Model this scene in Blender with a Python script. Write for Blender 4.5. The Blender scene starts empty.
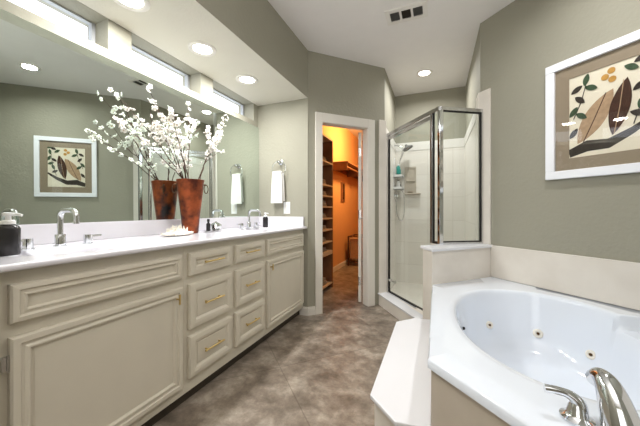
import bpy, bmesh, math, random
from mathutils import Vector, Matrix
C = bpy.context.scene.collection
PI = math.pi
R2 = math.sqrt(.5)
rnd = random.Random(7)

# ------------------------------------------------------------------ camera, world, exposure
cam = bpy.data.cameras.new('camera'); camo = bpy.data.objects.new('camera', cam); C.objects.link(camo)
camo.location = (0, 0, 1.05); camo.rotation_euler = (PI/2, 0, math.radians(22.3))
cam.sensor_width = 36; cam.lens = 284/640*36; cam.shift_y = -3/640; cam.clip_start = .02
sc = bpy.context.scene; sc.camera = camo
sc.view_settings.view_transform = 'Standard'; sc.view_settings.look = 'None'
sc.view_settings.exposure = 0.0; sc.view_settings.gamma = 1; sc.view_settings.use_curve_mapping = False
w = bpy.data.worlds.new('world'); sc.world = w; w.use_nodes = True
nt = w.node_tree; bg = nt.nodes['Background']
bg.inputs[0].default_value = (.93, .97, 1, 1); bg.inputs[1].default_value = 3.5   # bright hazy daylight sky

def light(name, kind, loc, power, color=(1, 1, 1), size=.1, rot=(0, 0, 0), **kw):
    l = bpy.data.lights.new(name, kind); l.energy = power; l.color = color
    if kind == 'AREA':
        l.shape = kw.get('shape', 'DISK'); l.size = size
        if 'size_y' in kw: l.size_y = kw['size_y']
        if 'spread' in kw: l.spread = kw['spread']
    else: l.shadow_soft_size = size
    o = bpy.data.objects.new(name, l); C.objects.link(o); o.location = loc; o.rotation_euler = rot
    return o
# big soft fill lights added behind the viewer, no fixtures there
light('ceiling_bounce_fill', 'AREA', (.15, -.6, 1.75), 54, (1, .985, .965), 1.0, (PI, 0, 0), shape='RECTANGLE', size_y=.8)   # added fill behind the viewer, bounced off the ceiling
light('rear_fill', 'AREA', (-.1, -1.75, 1.5), 13, (1, .98, .96), 1.6, (PI/2, 0, 0), shape='RECTANGLE', size_y=1.5)  # added forward-facing fill, the back wall has no window
# warm closet lamp
light('closet_light', 'AREA', (-.72, 4.7, 2.30), 40, (1, .56, .21), .35, (0, math.radians(72), 0))

# ------------------------------------------------------------------ materials
def lin(c):
    return tuple((v/255/12.92 if v/255 <= .04045 else ((v/255+.055)/1.055)**2.4) for v in c)
def mat(name, rgb, rough=.5, metal=0, var=.0, scale=8, bump=0, bscale=60, rgb2=None, detail=4, coat=0, trans=0, ior=1.45, spec=.5, thr=None):
    m = bpy.data.materials.new(name); m.use_nodes = True; t = m.node_tree; b = t.nodes['Principled BSDF']
    c = lin(rgb); b.inputs['Roughness'].default_value = rough; b.inputs['Metallic'].default_value = metal
    b.inputs['Coat Weight'].default_value = coat; b.inputs['Transmission Weight'].default_value = trans
    b.inputs['IOR'].default_value = ior; b.inputs['Specular IOR Level'].default_value = spec
    tc = t.nodes.new('ShaderNodeTexCoord')
    n = t.nodes.new('ShaderNodeTexNoise'); n.inputs['Scale'].default_value = scale; n.inputs['Detail'].default_value = detail
    t.links.new(tc.outputs['Object'], n.inputs['Vector'])
    r = t.nodes.new('ShaderNodeValToRGB'); t.links.new(n.outputs[0], r.inputs[0])
    c2 = lin(rgb2) if rgb2 else tuple(v*(1-var) for v in c)
    lo, hi = thr if thr else (.3, .7)
    r.color_ramp.elements[0].position = lo; r.color_ramp.elements[1].position = hi
    r.color_ramp.elements[0].color = (*c2, 1); r.color_ramp.elements[1].color = (*c, 1)
    t.links.new(r.outputs[0], b.inputs['Base Color'])
    if bump:
        n2 = t.nodes.new('ShaderNodeTexNoise'); n2.inputs['Scale'].default_value = bscale; n2.inputs['Detail'].default_value = 3
        t.links.new(tc.outputs['Object'], n2.inputs['Vector'])
        bp = t.nodes.new('ShaderNodeBump'); bp.inputs['Strength'].default_value = bump; bp.inputs['Distance'].default_value = .01
        t.links.new(n2.outputs[0], bp.inputs['Height']); t.links.new(bp.outputs[0], b.inputs['Normal'])
    return m
def emis(name, rgb, s):
    m = bpy.data.materials.new(name); m.use_nodes = True; b = m.node_tree.nodes['Principled BSDF']
    b.inputs['Base Color'].default_value = (*lin(rgb), 1); b.inputs['Emission Color'].default_value = (*lin(rgb), 1)
    b.inputs['Emission Strength'].default_value = s; return m
def glassmat(name, tint=(1, 1, 1), refl=1.0, rough=0.0):
    # thin clear glass: fresnel mix of transparent and glossy
    m = bpy.data.materials.new(name); m.use_nodes = True; t = m.node_tree; t.nodes.clear()
    o = t.nodes.new('ShaderNodeOutputMaterial'); mx = t.nodes.new('ShaderNodeMixShader')
    tr = t.nodes.new('ShaderNodeBsdfTransparent'); gl = t.nodes.new('ShaderNodeBsdfGlossy'); fr = t.nodes.new('ShaderNodeFresnel')
    tr.inputs[0].default_value = (*tint, 1); gl.inputs['Roughness'].default_value = rough; fr.inputs[0].default_value = 1.45
    ge = t.nodes.new('ShaderNodeNewGeometry'); iv = t.nodes.new('ShaderNodeMath'); iv.operation = 'SUBTRACT'; iv.inputs[0].default_value = 1; t.links.new(ge.outputs['Backfacing'], iv.inputs[1])
    m3 = t.nodes.new('ShaderNodeMath'); m3.operation = 'MULTIPLY'; t.links.new(iv.outputs[0], m3.inputs[1])
    ml = t.nodes.new('ShaderNodeMath'); ml.operation = 'MULTIPLY'; ml.inputs[1].default_value = refl
    t.links.new(fr.outputs[0], ml.inputs[0]); t.links.new(ml.outputs[0], m3.inputs[0]); t.links.new(m3.outputs[0], mx.inputs[0])
    t.links.new(tr.outputs[0], mx.inputs[1]); t.links.new(gl.outputs[0], mx.inputs[2]); t.links.new(mx.outputs[0], o.inputs[0])
    return m
M = {}
M['wall'] = mat('sage_paint', (156, 153, 138), .75, var=.04, scale=3, bump=.25, bscale=45)
M['ceiling'] = mat('ceiling_paint', (232, 229, 226), .85, var=.02, bump=.15, bscale=60)
M['soffit'] = mat('soffit_cream_paint', (214, 210, 198), .8, var=.02, bump=.15, bscale=60)
M['white'] = mat('white_paint', (226, 222, 216), .45, var=.02)
M['trim'] = mat('trim_paint', (222, 217, 208), .45, var=.02)
M['cab'] = mat('cream_cabinet_paint', (210, 203, 187), .42, var=.05, scale=5)
M['cabdark'] = mat('toe_kick_dark', (70, 62, 52), .7, var=.1)
M['counter'] = mat('cultured_marble', (228, 226, 232), .16, var=.06, scale=4, coat=.3)
M['acrylic'] = mat('tub_acrylic', (226, 232, 242), .12, var=.01, coat=.5)
M['step'] = mat('step_marble', (228, 228, 232), .25, var=.03, scale=3)
M['tile'] = mat('beige_marble', (226, 220, 211), .3, rgb2=(216, 209, 199), scale=5, detail=8)
M['apron'] = mat('greige_marble', (196, 186, 172), .3, rgb2=(184, 173, 158), scale=5, detail=8)
M['chrome'] = mat('chrome', (225, 228, 232), .08, 1, var=.03)
M['brushed'] = mat('brushed_chrome', (214, 214, 214), .2, 1, var=.08, scale=30)
M['bronze'] = mat('aged_brown_metal', (112, 84, 62), .3, .8, var=.5, scale=25)
M['black'] = mat('black_gasket', (22, 20, 18), .5, var=.1)
M['brass'] = mat('satin_brass', (226, 200, 136), .28, 1, var=.08)
M['mirror'] = mat('mirror_silver', (224, 234, 228), .0, 1)
M['glass'] = glassmat('clear_glass', (.93, .955, .945), 1.0)
M['pane'] = glassmat('window_glass', (.97, .98, 1), .5)
M['picglass'] = glassmat('picture_glass', (1, 1, 1), 1.3)
M['towel'] = mat('white_terry', (238, 236, 232), .95, var=.05, bump=.6, bscale=220)
M['towelshade'] = mat('taupe_terry', (150, 138, 120), .95, var=.1, bump=.5, bscale=220)
M['plastic'] = mat('white_plastic', (235, 235, 235), .35, var=.02)
M['dark'] = mat('charcoal_liquid', (46, 44, 46), .25, var=.4, scale=20)
M['coral'] = mat('coral_white', (244, 238, 226), .8, var=.12, scale=60)
M['petal'] = mat('petal_white', (250, 247, 240), .7, var=.04, scale=40)
M['petalc'] = mat('blossom_centre', (206, 170, 120), .7, var=.2)
M['twig'] = mat('twig_brown', (84, 56, 44), .8, var=.4, scale=40)
M['wood'] = mat('closet_wood', (146, 100, 64), .6, var=.3, scale=10)
M['shelf'] = mat('closet_shelf_paint', (206, 178, 142), .6, var=.05)
M['taupe'] = mat('picture_mat_taupe', (150, 136, 116), .9, var=.05)
M['paper'] = mat('print_paper', (236, 228, 208), .9, var=.04)
M['pwhite'] = mat('frame_white', (240, 242, 248), .35, var=.02)
M['teal'] = mat('teal_plastic', (40, 150, 140), .35, var=.1)
M['led'] = emis('lamp_glow', (255, 250, 240), 14)
M['grey'] = mat('grey_louvre', (112, 111, 108), .6, var=.2)
M['closetwall'] = mat('closet_lamp_tinted_paint', (216, 166, 112), .8, var=.03, bump=.2, bscale=45)  # warm lamp glow mixed into the wall colour
M['winframe'] = mat('window_frame_grey', (176, 178, 180), .5, var=.05)
M['fabric'] = mat('hamper_fabric', (190, 150, 110), .9, var=.2, scale=30)
M['linen'] = mat('folded_linen', (220, 205, 180), .95, var=.15, scale=30)

def copper():
    m = mat('weathered_copper', (166, 84, 46), .40, .6, scale=12, detail=8, rgb2=(84, 42, 30), bump=.3, bscale=40, thr=(.38, .60))
    t = m.node_tree; b = t.nodes['Principled BSDF']
    src = b.inputs['Base Color'].links[0].from_socket
    n = t.nodes.new('ShaderNodeTexNoise'); n.inputs['Scale'].default_value = 9; n.inputs['Detail'].default_value = 6
    tc = t.nodes.new('ShaderNodeTexCoord'); mp = t.nodes.new('ShaderNodeMapping'); mp.inputs['Location'].default_value = (3.1, 1.7, .4); mp.inputs['Scale'].default_value = (1, 1, .5)
    t.links.new(tc.outputs['Object'], mp.inputs[0]); t.links.new(mp.outputs[0], n.inputs['Vector'])
    r = t.nodes.new('ShaderNodeValToRGB'); r.color_ramp.elements[0].position = .60; r.color_ramp.elements[1].position = .68
    t.links.new(n.outputs[0], r.inputs[0])
    mx = t.nodes.new('ShaderNodeMix'); mx.data_type = 'RGBA'
    t.links.new(r.outputs[0], mx.inputs[0]); t.links.new(src, mx.inputs[6]); mx.inputs[7].default_value = (*lin((58, 50, 54)), 1)
    t.links.new(mx.outputs[2], b.inputs['Base Color']); return m
M['copper'] = copper()

def floor_mat():
    m = bpy.data.materials.new('stained_concrete_tile'); m.use_nodes = True; t = m.node_tree; b = t.nodes['Principled BSDF']
    tc = t.nodes.new('ShaderNodeTexCoord')
    n1 = t.nodes.new('ShaderNodeTexNoise'); n1.inputs['Scale'].default_value = 5.5; n1.inputs['Detail'].default_value = 10; n1.inputs['Roughness'].default_value = .68; n1.inputs['Distortion'].default_value = .2
    t.links.new(tc.outputs['Object'], n1.inputs['Vector'])
    r = t.nodes.new('ShaderNodeValToRGB'); t.links.new(n1.outputs[0], r.inputs[0])
    e = r.color_ramp.elements
    e[0].position = .34; e[0].color = (*lin((100, 89, 78)), 1); e[1].position = .66; e[1].color = (*lin((172, 161, 147)), 1)
    k = e.new(.5); k.color = (*lin((134, 122, 109)), 1)
    n2 = t.nodes.new('ShaderNodeTexNoise'); n2.inputs['Scale'].default_value = 16; n2.inputs['Detail'].default_value = 9; n2.inputs['Roughness'].default_value = .7
    t.links.new(tc.outputs['Object'], n2.inputs['Vector'])
    mx = t.nodes.new('ShaderNodeMix'); mx.data_type = 'RGBA'; mx.blend_type = 'OVERLAY'; mx.inputs[0].default_value = .6
    t.links.new(r.outputs[0], mx.inputs[6]); t.links.new(n2.outputs[0], mx.inputs[7])
    mp = t.nodes.new('ShaderNodeMapping'); mp.inputs['Rotation'].default_value = (0, 0, math.radians(-45)); mp.inputs['Location'].default_value = FLOORLOC
    t.links.new(tc.outputs['Object'], mp.inputs[0])
    br = t.nodes.new('ShaderNodeTexBrick'); br.offset = 0; br.inputs['Scale'].default_value = 1
    br.inputs['Brick Width'].default_value = .92; br.inputs['Row Height'].default_value = .92; br.inputs['Mortar Size'].default_value = .0035
    br.inputs['Color1'].default_value = (1, 1, 1, 1); br.inputs['Color2'].default_value = (.93, .93, .93, 1); br.inputs['Mortar'].default_value = (.7, .68, .66, 1)
    t.links.new(mp.outputs[0], br.inputs[0])
    m2 = t.nodes.new('ShaderNodeMix'); m2.data_type = 'RGBA'; m2.blend_type = 'MULTIPLY'; m2.inputs[0].default_value = 1
    t.links.new(mx.outputs[2], m2.inputs[6]); t.links.new(br.outputs[0], m2.inputs[7]); t.links.new(m2.outputs[2], b.inputs['Base Color'])
    b.inputs['Roughness'].default_value = .38
    bp = t.nodes.new('ShaderNodeBump'); bp.inputs['Strength'].default_value = .12; bp.inputs['Distance'].default_value = .01
    t.links.new(n2.outputs[0], bp.inputs['Height']); t.links.new(bp.outputs[0], b.inputs['Normal'])
    return m
FLOORLOC = (.4335, -.015, 0)
M['floor'] = floor_mat()

def tile_mat():
    m = bpy.data.materials.new('shower_tile'); m.use_nodes = True; t = m.node_tree; b = t.nodes['Principled BSDF']
    tc = t.nodes.new('ShaderNodeTexCoord'); sp = t.nodes.new('ShaderNodeSeparateXYZ'); cb = t.nodes.new('ShaderNodeCombineXYZ'); ad = t.nodes.new('ShaderNodeMath')
    t.links.new(tc.outputs['Object'], sp.inputs[0]); t.links.new(sp.outputs[0], ad.inputs[0]); t.links.new(sp.outputs[1], ad.inputs[1])
    t.links.new(ad.outputs[0], cb.inputs[0]); t.links.new(sp.outputs[2], cb.inputs[1])
    br = t.nodes.new('ShaderNodeTexBrick'); br.offset = 0; br.inputs['Scale'].default_value = 1; br.inputs['Brick Width'].default_value = .305; br.inputs['Row Height'].default_value = .305
    br.inputs['Mortar Size'].default_value = .003; br.inputs['Color1'].default_value = (*lin((236, 231, 224)), 1); br.inputs['Color2'].default_value = (*lin((231, 225, 217)), 1); br.inputs['Mortar'].default_value = (*lin((216, 209, 200)), 1)
    t.links.new(cb.outputs[0], br.inputs[0]); t.links.new(br.outputs[0], b.inputs['Base Color']); b.inputs['Roughness'].default_value = .25
    return m
M['showertile'] = tile_mat()

# ------------------------------------------------------------------ mesh helpers
def V(*a): return Vector(a)
def box(bm, lo, hi, rot=0, piv=(0, 0)):
    vs = []
    for x in (lo[0], hi[0]):
        for y in (lo[1], hi[1]):
            for z in (lo[2], hi[2]):
                X, Y = x, y
                if rot:
                    c, s = math.cos(rot), math.sin(rot); dx, dy = x-piv[0], y-piv[1]; X = piv[0]+c*dx-s*dy; Y = piv[1]+s*dx+c*dy
                vs.append(bm.verts.new((X, Y, z)))
    for f in ((0, 1, 3, 2), (4, 6, 7, 5), (0, 4, 5, 1), (2, 3, 7, 6), (0, 2, 6, 4), (1, 5, 7, 3)): bm.faces.new([vs[i] for i in f])
def prism(bm, poly, z0, z1):
    a = [bm.verts.new((x, y, z0)) for x, y in poly]; b = [bm.verts.new((x, y, z1)) for x, y in poly]
    n = len(poly); bm.faces.new(a[::-1]); bm.faces.new(b)
    for i in range(n): bm.faces.new((a[i], a[(i+1) % n], b[(i+1) % n], b[i]))
def tube(bm, pts, rad, seg=10, caps=True):
    pts = [Vector(p) for p in pts]; n = len(pts); rs = rad if isinstance(rad, (list, tuple)) else [rad]*n
    rings = []; up = None
    for i, p in enumerate(pts):
        d = (pts[min(i+1, n-1)]-pts[max(i-1, 0)]).normalized()
        if up is None:
            up = d.orthogonal().normalized()
        up = (up - d*up.dot(d)).normalized(); s = d.cross(up)
        rings.append([bm.verts.new(p+(up*math.cos(2*PI*k/seg)+s*math.sin(2*PI*k/seg))*rs[i]) for k in range(seg)])
    for i in range(n-1):
        for k in range(seg): bm.faces.new((rings[i][k], rings[i][(k+1) % seg], rings[i+1][(k+1) % seg], rings[i+1][k]))
    if caps: bm.faces.new(rings[0][::-1]); bm.faces.new(rings[-1])
def lathe(bm, prof, c=(0, 0, 0), seg=32, axis='z', sx=1, sy=1, close=True):
    rings = []
    for r, h in prof:
        ring = []
        for k in range(seg):
            a = 2*PI*k/seg; x, y = r*math.cos(a)*sx, r*math.sin(a)*sy
            if axis == 'z': p = (c[0]+x, c[1]+y, c[2]+h)
            elif axis == 'x': p = (c[0]+h, c[1]+x, c[2]+y)
            else: p = (c[0]+x, c[1]+h, c[2]+y)
            ring.append(bm.verts.new(p))
        rings.append(ring)
    for i in range(len(prof)-1):
        for k in range(seg): bm.faces.new((rings[i][k], rings[i][(k+1) % seg], rings[i+1][(k+1) % seg], rings[i+1][k]))
    if close: bm.faces.new(rings[0]); bm.faces.new(rings[-1])
def mk(f, *a, **k):
    bm = bmesh.new(); f(bm, *a, **k); return bm
def obj(name, bm, m, parent=None, smooth=False, bevel=0, ang=40):
    bmesh.ops.recalc_face_normals(bm, faces=bm.faces)
    me = bpy.data.meshes.new(name); bm.to_mesh(me); bm.free()
    if isinstance(m, (list, tuple)):
        for q in m: me.materials.append(q)
    else: me.materials.append(m)
    o = bpy.data.objects.new(name, me); C.objects.link(o); o.parent = parent
    if bevel:
        b = o.modifiers.new('bevel', 'BEVEL'); b.width = bevel; b.segments = 2; b.limit_method = 'ANGLE'; b.angle_limit = math.radians(40)
    if smooth:
        for p in me.polygons: p.use_smooth = True
        try: me.set_sharp_from_angle(angle=math.radians(ang))
        except Exception: pass
    return o
def tag(o, label, cat, group=None):
    o['label'] = label; o['category'] = cat
    if group: o['group'] = group
    return o
def thing(name, label, cat, loc=(0, 0, 0), rz=0, group=None):
    o = bpy.data.objects.new(name, None); C.objects.link(o); o.location = loc; o.rotation_euler = (0, 0, rz); o.empty_display_size = .05
    return tag(o, label, cat, group)
def struct(name, bm, m, parent=None, bevel=0):
    o = obj(name, bm, m, parent, bevel=bevel)
    if parent is None: o['kind'] = 'structure'
    return o
def wallseg(bm, p, q, t, z0, z1, holes=()):
    """wall with room face along p->q; thickness t to the LEFT of p->q (outside)"""
    p = Vector(p); q = Vector(q); L = (q-p).length; d = (q-p)/L; n = Vector((-d.y, d.x))
    ss = sorted({0, L, *[h[0] for h in holes], *[h[1] for h in holes]}); zs = sorted({z0, z1, *[h[2] for h in holes], *[h[3] for h in holes]})
    cache = {}
    def v(s, z, o):
        k = (round(s, 5), round(z, 5), o)
        if k not in cache:
            w_ = p+d*s+n*(t*o); cache[k] = bm.verts.new((w_.x, w_.y, z))
        return cache[k]
    def solid(i, j):
        if i < 0 or j < 0 or i >= len(ss)-1 or j >= len(zs)-1: return False
        sm, zm = (ss[i]+ss[i+1])/2, (zs[j]+zs[j+1])/2
        return not any(h[0] < sm < h[1] and h[2] < zm < h[3] for h in holes)
    for i in range(len(ss)-1):
        for j in range(len(zs)-1):
            if not solid(i, j): continue
            a, b, c, e = ss[i], ss[i+1], zs[j], zs[j+1]
            for o in (0, 1): bm.faces.new((v(a, c, o), v(b, c, o), v(b, e, o), v(a, e, o)))
            if not solid(i-1, j): bm.faces.new((v(a, c, 0), v(a, c, 1), v(a, e, 1), v(a, e, 0)))
            if not solid(i+1, j): bm.faces.new((v(b, c, 0), v(b, c, 1), v(b, e, 1), v(b, e, 0)))
            if not solid(i, j-1): bm.faces.new((v(a, c, 0), v(a, c, 1), v(b, c, 1), v(b, c, 0)))
            if not solid(i, j+1): bm.faces.new((v(a, e, 0), v(a, e, 1), v(b, e, 1), v(b, e, 0)))
def dirpt(p, ang, s, n=0):
    a = math.radians(ang); return (p[0]+math.cos(a)*s-math.sin(a)*n, p[1]+math.sin(a)*s+math.cos(a)*n)

# ------------------------------------------------------------------ key points of the plan
MX = -1.77          # mirror wall
FX = -1.185         # soffit front / alcove mouth
YA, YB = .40, 2.57  # vanity alcove
H = 2.64
P = (FX, 2.575)     # start of the door wall (runs at 45 degrees)
Q = dirpt(P, 45, .915)      # end of the door wall
SL, SB, SR = Q[0], 4.085, .345
Wc = (.35, 2.755)   # start of the picture wall (runs at -45 degrees)
CC = dirpt(Wc, -45, 1.55)   # corner above the tub
E2 = (.44, .655)    # end of second tub wall
# ------------------------------------------------------------------ structure
bm = bmesh.new(); box(bm, (-2.2, -2.2, -.1), (2.6, 6.8, 0)); struct('floor', bm, M['floor'])
bm = bmesh.new(); box(bm, (-2.2, -2.2, H), (2.6, 6.8, H+.1)); struct('ceiling', bm, M['ceiling'])
wins = ((.485, 1.063), (1.20, 1.765), (1.902, 2.487))
bm = bmesh.new(); wallseg(bm, (MX, YA-.1), (MX, YB+.1), .2, 0, H, [(a-YA+.1, b-YA+.1, 1.985, 2.164) for a, b in wins]); struct('wall_mirror_side', bm, M['wall'])
bm = bmesh.new(); box(bm, (MX, YA, 2.165), (FX, YB, H-.001)); so = struct('ceiling_soffit', bm, [M['wall'], M['soffit']])
for f in so.data.polygons:
    if f.normal.z < -.5: f.material_index = 1
# alcove end wall next to the closet door, with the door wall in one run
bm = bmesh.new(); prism(bm, [(MX, YB), (FX, YB), dirpt(P, 45, 0, 0), dirpt(P, 45, .05, .12), (MX, YB+.12)], 0, H); struct('wall_towel_side', bm, M['wall'])
bm = bmesh.new(); wallseg(bm, P, Q, .085, 0, H, [(.147, .692, 0, 1.945)]); struct('wall_door_side', bm, M['wall'])
bm = bmesh.new(); wallseg(bm, (SL, SL*0+Q[1]), (SL, SB+.05), .10, 0, H); struct('wall_shower_left', bm, M['wall'])
bm = bmesh.new(); wallseg(bm, (SL-.1, SB), (SR+.1, SB), .1, 0, H); struct('wall_shower_back', bm, M['wall'])
bm = bmesh.new(); prism(bm, [(SR, SB), (SR, Wc[1]), dirpt(Wc, -45, .0), dirpt(Wc, -45, .1, .15), (SR+.13, SB)], 0, H); struct('wall_shower_right', bm, M['wall'])
bm = bmesh.new(); wallseg(bm, dirpt(Wc, -45, .0), CC, .12, 0, H); struct('wall_picture_side', bm, M['wall'])
bm = bmesh.new(); wallseg(bm, CC, E2, .12, 0, H); struct('wall_tub_side', bm, M['wall'])
bm = bmesh.new(); wallseg(bm, E2, (1.7, .60), .12, 0, H); struct('wall_entry_side', bm, M['wall'])
bm = bmesh.new(); wallseg(bm, (1.7, .60), (1.7, -2.0), .12, 0, H); struct('wall_right', bm, M['wall'])
bm = bmesh.new(); wallseg(bm, (1.7, -2.0), (FX, -2.0), .12, 0, H); struct('wall_back', bm, M['wall'])
bm = bmesh.new(); wallseg(bm, (FX, -2.0), (FX, YA), .12, 0, H); box(bm, (MX, YA-.12, 0), (FX-.12, YA, H)); struct('wall_left', bm, M['wall'])
# closet shell
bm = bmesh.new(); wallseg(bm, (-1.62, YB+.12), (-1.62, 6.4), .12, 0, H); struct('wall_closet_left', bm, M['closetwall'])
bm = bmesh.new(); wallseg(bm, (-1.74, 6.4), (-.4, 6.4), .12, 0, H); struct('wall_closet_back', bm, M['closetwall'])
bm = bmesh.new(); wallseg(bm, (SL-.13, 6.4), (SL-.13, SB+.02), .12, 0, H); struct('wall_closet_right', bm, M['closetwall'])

# windows above the mirror
for i, (a, b) in enumerate(wins):
    bm = bmesh.new(); z0, z1, x = 1.985, 2.164, MX-.12
    for lo, hi in (((x-.03, a, z0), (x, b, z0+.010)), ((x-.03, a, z1-.010), (x, b, z1)), ((x-.03, a, z0+.010), (x, a+.02, z1-.010)), ((x-.03, b-.02, z0+.010), (x, b, z1-.010))): box(bm, lo, hi)
    wo = struct('window_%d' % (i+1), bm, M['winframe'])
    bm = bmesh.new(); box(bm, (x-.018, a+.02, z0+.010), (x-.012, b-.02, z1-.010)); obj('pane', bm, M['pane'], wo)

# door casing, jamb, leaf
def casing():
    bm = bmesh.new()
    def bx(s0, s1, n0, n1, z0, z1): prism(bm, [dirpt(P, 45, s0, n0), dirpt(P, 45, s1, n0), dirpt(P, 45, s1, n1), dirpt(P, 45, s0, n1)], z0, z1)
    for n0, n1 in ((-.018, 0), (.085, .10)):
        bx(.075, .147+.004, n0, n1, 0, 2.036); bx(.692-.004, .776, n0, n1, 0, 2.036); bx(.151, .688, n0, n1, 1.941, 2.036)
    bx(.147, .153, 0, .085, 0, 1.945); bx(.686, .692, 0, .085, 0, 1.945); bx(.153, .686, 0, .085, 1.938, 1.945)
    return bm
struct('door_1', casing(), M['trim'], bevel=.003)
hp = dirpt(P, 45, .684, .115)
dl = thing('door_leaf', 'white closet door leaf standing open edge-on inside the closet doorway', 'door', (hp[0], hp[1], 0), math.radians(103.5))
bm = bmesh.new(); box(bm, (0, -.0, .012), (.52, .035, 1.925)); obj('door_panel', bm, M['trim'], dl, bevel=.002)
for z in (.25, 1.0, 1.7):
    bm = bmesh.new(); tube(bm, [(-.006, .03, z-.045), (-.006, .03, z+.045)], .006, 8); box(bm, (-.002, .004, z-.045), (0.0, .031, z+.045)); obj('hinge', bm, M['brushed'], dl)
bm = bmesh.new(); lathe(bm, [(.012, 0), (.012, .03), (.026, .045), (.028, .06), (.015, .07)], (.42, -.0, .95), 16, 'y'); 
for v in bm.verts: v.co.y = -v.co.y
obj('door_knob', bm, M['brushed'], dl, smooth=True)

# baseboards
def baseboard(name, pts):
    bm = bmesh.new()
    for (p, q) in zip(pts[:-1], pts[1:]):
        p = Vector(p); q = Vector(q); d = (q-p).normalized(); n = Vector((d.y, -d.x))
        for t, z0, z1 in ((.014, 0, .070), (.008, .070, .083)):
            a, b = p, q
            prism(bm, [tuple(a), tuple(b), tuple(b+n*t+d*0), tuple(a+n*t)], z0, z1)
    return struct(name, bm, M['trim'])
baseboard('baseboard_towel_side', [(-1.27, YB), (FX+.006, YB)])
baseboard('baseboard_door_side', [dirpt(P, 45, .0), dirpt(P, 45, .075)])
baseboard('baseboard_closet', [(-1.62, 2.7), (-1.62, 6.39)])
baseboard('baseboard_closet_back', [(-1.6, 6.4), (-.66, 6.4)])

# ------------------------------------------------------------------ vanity
CX = -1.235   # face frame plane; doors stand proud to about -1.215
def panel(bm, y0, y1, z0, z1, x, steps):
    rings = []
    for ins, dx in steps:
        rings.append([bm.verts.new((x+dx*1.3, a, b)) for a, b in ((y0+ins, z0+ins), (y1-ins, z0+ins), (y1-ins, z1-ins), (y0+ins, z1-ins))])
    for r, s in zip(rings[:-1], rings[1:]):
        for k in range(4): bm.faces.new((r[k], r[(k+1) % 4], s[(k+1) % 4], s[k]))
    bm.faces.new(rings[-1]); bm.faces.new(rings[0][::-1])
DOOR = [(0, 0), (0, .014), (.005, .019), (.022, .019), (.026, .014), (.034, .014), (.040, .017), (.046, .017), (.052, .008), (.058, .008), (.060, .009)]
DRAW = [(0, 0), (0, .012), (.005, .018), (.026, .020), (.040, .018), (.050, .010), (.055, .010), (.058, .012)]
FALS = [(0, 0), (0, .012), (.005, .018), (.018, .020), (.024, .015), (.031, .015), (.034, .018), (.038, .018), (.043, .010), (.046, .010)]
def bar_pull(parent, y, z, L, vert=False):
    bm = bmesh.new(); a, b = y-L/2, y+L/2
    if vert:
        tube(bm, [(.030, y, z-L/2), (.030, y, z+L/2)], .005, 10); tube(bm, [(0, y, z), (.030, y, z)], .004, 8)
    else:
        tube(bm, [(.030, a, z), (.030, b, z)], .0055, 10)
        for yy in (a+.022, b-.022): tube(bm, [(0, yy, z), (.030, yy, z)], .0045, 8); lathe(bm, [(.008, 0), (.008, .003)], (0, yy, z), 10, 'x')
    return obj('bar_pull', bm, M['brass'], parent, smooth=True)
def cabinet(label, y0, y1):
    t = thing('vanity_cabinet', label, 'cabinet', (CX, y0, 0)); w_ = y1-y0; dp = CX-MX-.003
    bm = bmesh.new()
    box(bm, (-dp, 0, .075), (-.02, .018, .855)); box(bm, (-dp, w_-.018, .075), (-.02, w_, .855)); box(bm, (-dp, .018, .075), (-.02, w_-.018, .093)); box(bm, (-dp, .018, .093), (-dp+.006, w_-.018, .855))
    obj('cabinet_box', bm, M['cab'], t)
    bm = bmesh.new(); box(bm, (-.060, .0, 0), (-.045, w_, .075)); obj('toe_kick', bm, M['cabdark'], t)
    return t, w_
def frame(t, w_, rails, stiles):
    bm = bmesh.new()
    box(bm, (-.02, 0, .075), (0, w_, .861))
    return obj('face_frame', bm, M['cab'], t, bevel=.002)
# left sink cabinet
t, w_ = cabinet('cream sink cabinet with one wide door below the dark soap pump', YA, 1.112); frame(t, w_, 0, 0)
y = lambda v: v-YA
f_ = obj('false_drawer_front', mk(panel, y(.448), y(1.088), .695, .818, 0, FALS), M['cab'], t)
d_ = obj('cabinet_door', mk(panel, y(.448), y(1.092), .13, .652, 0, DOOR), M['cab'], t)
hb = bar_pull(d_, y(1.052), .60, .05, True); hb.location.x = .014
for z in (.22, .575):
    bm = bmesh.new(); box(bm, (.0, y(.432), z-.022), (.012, y(.447), z+.022)); tube(bm, [(.012, y(.445), z-.026), (.012, y(.445), z+.026)], .004, 8); obj('hinge', bm, M['brushed'], d_)
# drawer bank
t, w_ = cabinet('middle cream drawer cabinet with six drawers and brass bar pulls', 1.112, 1.866); frame(t, w_, 0, 0)
for a, b in ((1.136, 1.472), (1.514, 1.846)):
    for z0, z1, L in ((.697, .820, .15), (.41, .652, .15), (.15, .372, .15)):
        d_ = obj('drawer', mk(panel, a-1.112, b-1.112, z0, z1, 0, DRAW), M['cab'], t); bp_ = bar_pull(d_, (a+b)/2-1.112, (z0+z1)/2, L); bp_.location.x = .010
# right sink cabinet
t, w_ = cabinet('right cream sink cabinet with one door, against the towel wall', 1.866, YB-.002); frame(t, w_, 0, 0)
y = lambda v: v-1.866
obj('false_drawer_front', mk(panel, y(1.886), y(2.535), .695, .818, 0, FALS), M['cab'], t)
d_ = obj('cabinet_door', mk(panel, y(1.890), y(2.535), .13, .652, 0, DOOR), M['cab'], t)
hb = bar_pull(d_, y(1.93), .60, .05, True); hb.location.x = .014

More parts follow.
